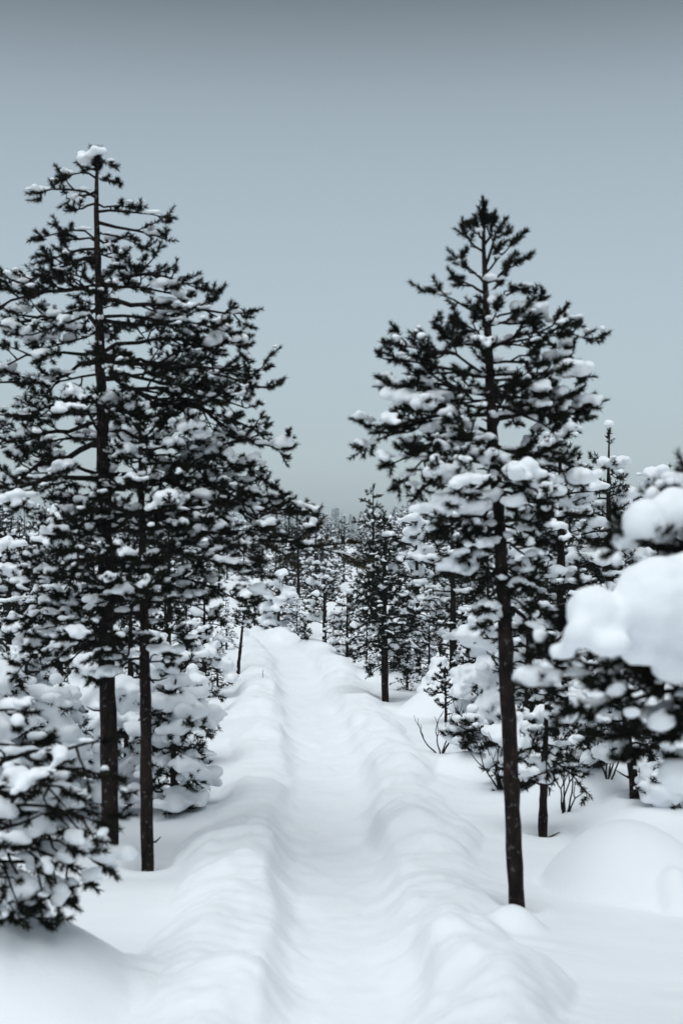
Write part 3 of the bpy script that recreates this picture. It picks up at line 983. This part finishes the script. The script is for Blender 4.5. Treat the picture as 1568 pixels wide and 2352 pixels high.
# right hand thicket behind the right pine
placed(1290, 1800, 985, 150, 51, 'tall dark snowy pine right behind the slim right pine', d=10.6, crown0=0.22, snow=0.8, crown_pow=0.5, heap=0.12, blob=0.045, per=5, split=True, voxel=0.015, needles=36, nw=0.0036, trunk_r=0.05)
placed(1400, 1790, 995, 95, 52, 'pine with several snow-capped tips, right of the tall dark pine', d=11.3, crown0=0.3, snow=0.8, crown_pow=0.5, heap=0.15, blob=0.05, voxel=0.014, trunk_r=0.045)
placed(1215, 1780, 1180, 110, 53, 'dense dark pine hidden close behind the slim right trunk', d=10.2, crown0=0.2, snow=0.55, heap=0.1, blob=0.045, voxel=0.014, trunk_r=0.045)
placed(1512, 1800, 1085, 75, 54, 'thin snow-tipped pine rising above the close pillows at the right edge', d=11.8, crown0=0.3, snow=0.7, heap=0.15, blob=0.05, voxel=0.015)
placed(1245, 1927, 1560, 100, 55, 'small pine on a crooked stump-like trunk behind the slim right pine', d=7.95, crown0=0.42, snow=1.05, heap=0.08, blob=0.04, split=True, voxel=0.012, needles=40, nw=0.0034, trunk_r=0.024, lean=(0.03, 0.05), tip_drop=0.5)
placed(1462, 1892, 1480, 120, 56, 'leaning dark-trunked pine standing in the snow below the close pillows', d=8.4, crown0=0.35, snow=1.05, heap=0.15, blob=0.045, split=True, voxel=0.012, needles=40, nw=0.0034, trunk_r=0.028, lean=(-0.14, 0), tip_drop=0.3)
placed(1085, 1802, 1690, 75, 57, 'low bush-like young pine weighed down by snow beside the path', d=9.9, crown0=0.02, snow=1.05, heap=0.12, blob=0.036, split=True, voxel=0.011, needles=34, nw=0.0032, whorl=0.07, tip_drop=0.15, size=0.05, cat='young pine')
placed(1110, 1650, 1380, 75, 58, 'snow-laden pine left of the slim right trunk', d=11.9, crown0=0.05, snow=0.85, heap=0.3, blob=0.06, tip_drop=0.3, voxel=0.015,
       heaps=[(0, -0.05, 0.75, 0.17, 0.15), (0.1, -0.1, 0.5, 0.18, 0.18), (-0.12, 0, 0.45, 0.16, 0.15)])
placed(1200, 1680, 1400, 90, 59, 'wide snow-covered bush pine right behind the slim right trunk', d=11.2, crown0=0.05, snow=0.9, heap=0.3, blob=0.065, tip_drop=0.35, voxel=0.015,
       heaps=[(0, -0.1, 0.65, 0.2, 0.2), (0.1, -0.2, 0.4, 0.2, 0.18), (-0.15, -0.1, 0.35, 0.18, 0.16)])
placed(1010, 1600, 1488, 70, 60, 'pine bent flat under one smooth cone of snow', d=13.6, crown0=0.05, snow=0.6, heap=0.1, blob=0.05, tip_drop=0.5, voxel=0.016,
       heaps=[(0, -0.03, 0.40, 0.10, 0.12), (0, -0.05, 0.27, 0.19, 0.22), (0.05, -0.05, 0.14, 0.26, 0.22), (-0.06, -0.05, 0.12, 0.24, 0.2)])
placed(1040, 1590, 1150, 110, 61, 'tall snowy pine behind the snow cone, right of the dark slender pine', d=15.5, crown0=0.15, snow=0.68, heap=0.15, blob=0.05, split=True, voxel=0.016, trunk_r=0.045)
placed(960, 1570, 1190, 85, 62, 'snowy pine close behind the dark slender pine', d=17.0, crown0=0.1, snow=0.75, heap=0.2, blob=0.055, voxel=0.018)
placed(1420, 1840, 1600, 120, 63, 'snow-buried bush at the foot of the right thicket', d=9.6, crown0=0.03, per=5, whorl=0.11, crown_pow=0.55, snow=1.05, heap=0.3, blob=0.06, tip_drop=0.3, voxel=0.014,
       heaps=[(0, -0.05, 0.45, 0.2, 0.16), (0.15, 0, 0.3, 0.2, 0.18), (-0.15, 0, 0.25, 0.18, 0.15)])
placed(1540, 1860, 1640, 90, 64, 'snowy little pine at the right edge beside the leaning dark trunk', d=9.0, crown0=0.03, per=5, whorl=0.11, crown_pow=0.55, snow=1.05, heap=0.2, blob=0.05, tip_drop=0.2, voxel=0.015)

placed(1350, 1880, 1700, 80, 65, 'snow-smothered bush between the bare shrub and the leaning trunk', d=8.8, crown0=0.03, per=5, whorl=0.11, crown_pow=0.55, snow=1.05, heap=0.2, blob=0.05, tip_drop=0.2, voxel=0.015)
placed(1190, 1830, 1640, 80, 66, 'snowy bush half hidden by the slim right trunk', d=9.2, crown0=0.03, per=5, whorl=0.11, crown_pow=0.55, snow=1.05, heap=0.2, blob=0.05, tip_drop=0.2, voxel=0.015)
placed(1530, 1905, 1740, 70, 67, 'low tufted bush in the snow at the right edge, just above the smooth mound', d=8.2, crown0=0.03, per=5, whorl=0.11, crown_pow=0.55, snow=1.05, heap=0.15, blob=0.045, tip_drop=0.2, voxel=0.015)
placed(1130, 1730, 1560, 80, 68, 'white-capped bush behind the low young pine beside the path', d=11.0, crown0=0.03, per=5, whorl=0.11, crown_pow=0.55, snow=1.05, heap=0.25, blob=0.055, tip_drop=0.3, voxel=0.014,
       heaps=[(0, -0.05, 0.38, 0.15, 0.13), (0.1, -0.05, 0.25, 0.15, 0.13), (-0.1, 0, 0.22, 0.14, 0.12)])
placed(1280, 1840, 1640, 70, 69, 'small snowy bush left of the bush by the bare shrub', d=9.4, crown0=0.03, per=5, whorl=0.11, crown_pow=0.55, snow=1.05, heap=0.15, blob=0.05, tip_drop=0.2, voxel=0.015)

# ------------------------------------------------------------------ variants for the forest behind
VAR = []
vr = random.Random(3)
for i in range(10):
    laden = i % 3
    root = pine((0, -200 - i * 5, 0), vr.uniform(2.3, 3.0), vr.uniform(0.6, 0.85), 200 + i, None, None, crown0=vr.uniform(0.06, 0.2), whorl=0.2, per=4,
                snow=(0.7, 0.95, 1.2)[laden], heap=(0.06, 0.12, 0.2)[laden], blob=(0.04, 0.044, 0.05)[laden], needles=18, nw=0.013, nl=0.046, size=0.066,
                tip_drop=(0.0, 0.15, 0.3)[laden], voxel=0.029, dens=0.6)
    root['tall'] = max(c[2] for c in root.children[0].bound_box)
    VAR.append((root, laden))

# spruces on the skyline
SPR = []
for i in range(4):
    rng = np.random.default_rng(300 + i)
    root = empty('spruce_tree', (0, -300 - i * 5, 0))
    org = np.array(root.location[:])
    H = 7.0
    trunk_mesh(root, [org, org + UP * H * 0.5, org + UP * H], [0.10, 0.06, 0.01], rng, 6, sub=2)
    tf, bl = [], []
    h = 0.5
    while h < H:
        R = 1.05 * (1 - h / H) ** 0.8 + 0.08
        k = 7
        for j in range(k):
            az = rng.uniform(0, 2 * PI)
            for q in np.arange(0.2, 1.01, 0.2):
                p = org + np.array([math.cos(az) * R * q, math.sin(az) * R * q, h - 0.35 * R * q])
                d = unit([math.cos(az + rng.normal(0, 0.5)), math.sin(az + rng.normal(0, 0.5)), -0.2])
                tf.append(np.concatenate([p, d, [0.2]]))
                if rng.uniform() < 0.3:
                    r = rng.uniform(0.07, 0.14)
                    bl.append([*(p - org + UP * 0.05), d[0], d[1], r * 1.4, r, r * 0.6])
        h += 0.28
    v, f = needles_mesh(tf, rng, 8, 0.05, 0.22)
    tag(obj('crown', make_mesh('crown', v - org, f, M_SPRUCE), root), kind='stuff')
    snow_object('snow', bl, root, 0.07, 2)
    SPR.append(root)

bake_snow()

KIDS = {}
for o in bpy.data.objects:
    if o.parent is not None:
        KIDS.setdefault(o.parent.name, []).append(o)


def plant(src, used, x, y, rz, s, sz, label, cat, group):
    if used.get(src.name):
        c = src.copy(); COL.objects.link(c)
        for ch in KIDS[src.name]:
            k = ch.copy(); COL.objects.link(k); k.parent = c
    else:
        c = src; used[src.name] = True
    c.location = (x, y, gz(x, y) - 0.05)
    c.rotation_euler = (0, 0, rz)
    c.scale = (s, s, s * sz)
    tag(c, label, cat, group)
    return c


NEAR = []
used = {}
fr = random.Random(77)
spots = []


def free(x, y, r):
    for (a, b, c) in spots:
        if (a - x) ** 2 + (b - y) ** 2 < (r + c) ** 2 * 0.5:
            return False
    return True


def scatter(n, y0, y1, rad, top_hi, top_lo, margin, tries=6000):
    k = 0
    for _ in range(tries):
        if k >= n:
            break
        y = math.sqrt(fr.uniform(y0 * y0, y1 * y1))
        half = 0.24 * y * margin
        x = fr.uniform(-half, half)
        u = abs(x - float(path_x(y)))
        lim = 1.55 if x < float(path_x(y)) else 1.75
        if y < 24 and u < lim:
            continue
        if y >= 24 and u < 1.0:
            continue
        if 22 < y < 28 and -4.5 < x < -0.8:
            continue
        if not free(x, y, rad):
            continue
        spots.append((x, y, rad))
        root, laden = VAR[fr.randrange(len(VAR))]
        s = max(0.45, (EYE + (HOR - fr.uniform(top_hi, top_lo)) / FPX * y - gz(x, y)) / root['tall'])
        x_px = 784 + x / y * FPX
        if y < 60 and 120 < x_px < 480: s *= 1.08
        word = ('snow-dusted', 'snowy', 'snow-laden')[laden]
        where = 'left of the path' if x < float(path_x(min(y, 21))) else 'right of the path'
        zone = 'near' if y < 24 else ('middle' if y < 55 else 'far')
        if zone == 'near':
            lab = None
        elif zone == 'middle':
            lab = '%s pine in the crowded forest beyond the clearing, %s' % (word, where)
        else:
            lab = '%s pine in the far hazy forest, %s' % (word, where)
        c = plant(root, used, x, y, fr.uniform(0, 2 * PI), s, fr.uniform(0.9, 1.15), lab, 'pine tree', lab.replace(' pine ', ' pines ', 1) if lab else None)
        if lab is None:
            NEAR.append((where, x / y, word, c))
        k += 1


for (px, py, top, lab, vi) in [
        (935, 1592, 1420, 'snowy bush right at the foot of the dark slender pine', 1), (842, 1548, 1400, 'small snowy pine left of the dark slender pine', 4),
        (905, 1565, 1380, 'snow-laden small pine directly behind the dark slender pine', 2), (765, 1503, 1390, 'round white bush between the two little pines at the far bend', 5),
        (1062, 1625, 1430, 'frosted bush right of the snow cone', 8), (682, 1473, 1360, 'white bush closing the far end of the path', 2),
        (612, 1456, 1345, 'frosted pine top over the far left bend of the path', 7), (500, 1588, 1440, 'low frosted pine left of the crooked sapling', 1),
        (985, 1600, 1400, 'frosted pine rising behind the left flank of the snow cone', 4), (520, 1500, 1360, 'pale pine behind the crooked sapling', 8)]:
    d_ = D(py)
    x_, y_ = at_px(px, py, d_)
    root, _ = VAR[vi]
    spots.append((x_, y_, 0.3))
    s_ = max(0.2, height(top, d_, (x_, y_)) / root['tall'])
    plant(root, used, x_, y_, fr.uniform(0, 6.28), s_, 1.0, lab, 'pine tree', None)
scatter(40, 12.5, 24, 0.55, 1165, 1290, 1.08)
scatter(105, 24, 55, 0.8, 1145, 1265, 1.06)
scatter(85, 55, 120, 1.3, 1160, 1235, 1.04)
scatter(60, 120, 260, 2.2, 1165, 1215, 1.02)
ORD = 'first second third fourth fifth sixth seventh eighth ninth tenth eleventh twelfth thirteenth fourteenth fifteenth sixteenth seventeenth eighteenth nineteenth twentieth'.split()
ORD += ['twenty-' + w for w in ORD[:9]] + ['thirtieth'] + ['thirty-' + w for w in ORD[:9]]
for w_ in ('left of the path', 'right of the path'):
    row = sorted([q for q in NEAR if q[0] == w_], key=lambda q: abs(q[1]))
    for k_, q in enumerate(row):
        tag(q[3], '%s pine in the near thicket %s, %s outward from the path' % (q[2], w_, ORD[k_]), 'pine tree', 'pines in the near thicket ' + w_)
for i in range(60):
    y = fr.uniform(350, 450)
    x = fr.uniform(-0.25, 0.25) * y
    sc_ = (EYE + (HOR - fr.uniform(1152, 1196)) / FPX * y) / 7.0
    plant(SPR[i % 4], used, x, y, fr.uniform(0, 6.28), sc_, fr.uniform(0.95, 1.05),
          'hazy grey spruce in the far skyline row', 'spruce tree', 'hazy spruces along the skyline')


# ------------------------------------------------------------------ bare shrub and the twig by the path
def shrub(px, py, d, seed, label):
    rng = np.random.default_rng(seed)
    x, y = at_px(px, py, d)
    root = empty('bare_shrub', (x, y, gz(x, y)))
    tag(root, label, 'shrub')
    for s in range(5):
        g = Geo()
        az = rng.uniform(0, 2 * PI)

        def rec(p, dv, l, r, dep):
            n = 5
            pts = [p]
            dd = dv
            for _ in range(n):
                dd = unit(dd + rng.normal(0, 0.12, 3) + UP * 0.06)
                pts.append(pts[-1] + dd * l / n)
            g.tube(pts, np.linspace(r, r * 0.6, n + 1), 5)
            if dep > 0:
                for _ in range(2):
                    rec(pts[-1], unit(dd + rng.normal(0, 0.35, 3)), l * rng.uniform(0.5, 0.8), r * 0.6, dep - 1)
        rec(np.array([0, 0, -0.05]), unit([math.cos(az) * 0.5, math.sin(az) * 0.3, 1]), rng.uniform(0.15, 0.25), 0.007, 2)
        v, f = g.arrays()
        obj('stem', make_mesh('stem', v, f, M_TWIG, True), root)


shrub(1297, 1890, 8.3, 71, 'bare forked leafless shrub between the small crooked pine and the leaning trunk')
shrub(1155, 1850, 9.2, 72, 'few bare twigs poking from snow just behind the slim right trunk')
shrub(1010, 1745, 10.7, 73, 'bare forked twigs at the left tip of the low young pine beside the path')
shrub(1395, 1870, 8.7, 74, 'bare twiggy shrub touching the left side of the leaning trunk')


g = Geo()
x, y = at_px(603, 1600, 14.8)
z = gz(x, y)
g.tube([(0, 0, -0.03), (0.004, 0, 0.03), (0.0, 0, 0.065), (0.012, 0, 0.075)], [0.003, 0.003, 0.0025, 0.002], 5)
v, f = g.arrays()
o = obj('twig', make_mesh('twig', v, f, M_TWIG, True))
o.location = (x, y, z)
tag(o, 'tiny dead twig sticking out of the snow on the left bank of the path', 'twig')

# ------------------------------------------------------------------ haze
m = bpy.data.materials.new('haze_air')
m.use_nodes = True
nt = m.node_tree
nt.nodes.clear()
pv = nt.nodes.new('ShaderNodeVolumePrincipled')
pv.inputs['Color'].default_value = (0.84, 0.93, 0.98, 1)
pv.inputs['Density'].default_value = 0.0007
out = nt.nodes.new('ShaderNodeOutputMaterial')
nt.links.new(pv.outputs[0], out.inputs['Volume'])
x0, x1, y0, y1, z0, z1 = -620, 620, -40, 620, -3, 14.0
v = [(x0, y0, z0), (x1, y0, z0), (x1, y1, z0), (x0, y1, z0), (x0, y0, z1), (x1, y0, z1), (x1, y1, z1), (x0, y1, z1)]
f = [(0, 3, 2, 1), (4, 5, 6, 7), (0, 1, 5, 4), (1, 2, 6, 5), (2, 3, 7, 6), (3, 0, 4, 7)]
me = bpy.data.meshes.new('haze')
me.from_pydata(v, [], f)
me.materials.append(m)
o = obj('haze', me)
tag(o, 'thin cold winter haze between the far trees', kind='stuff')
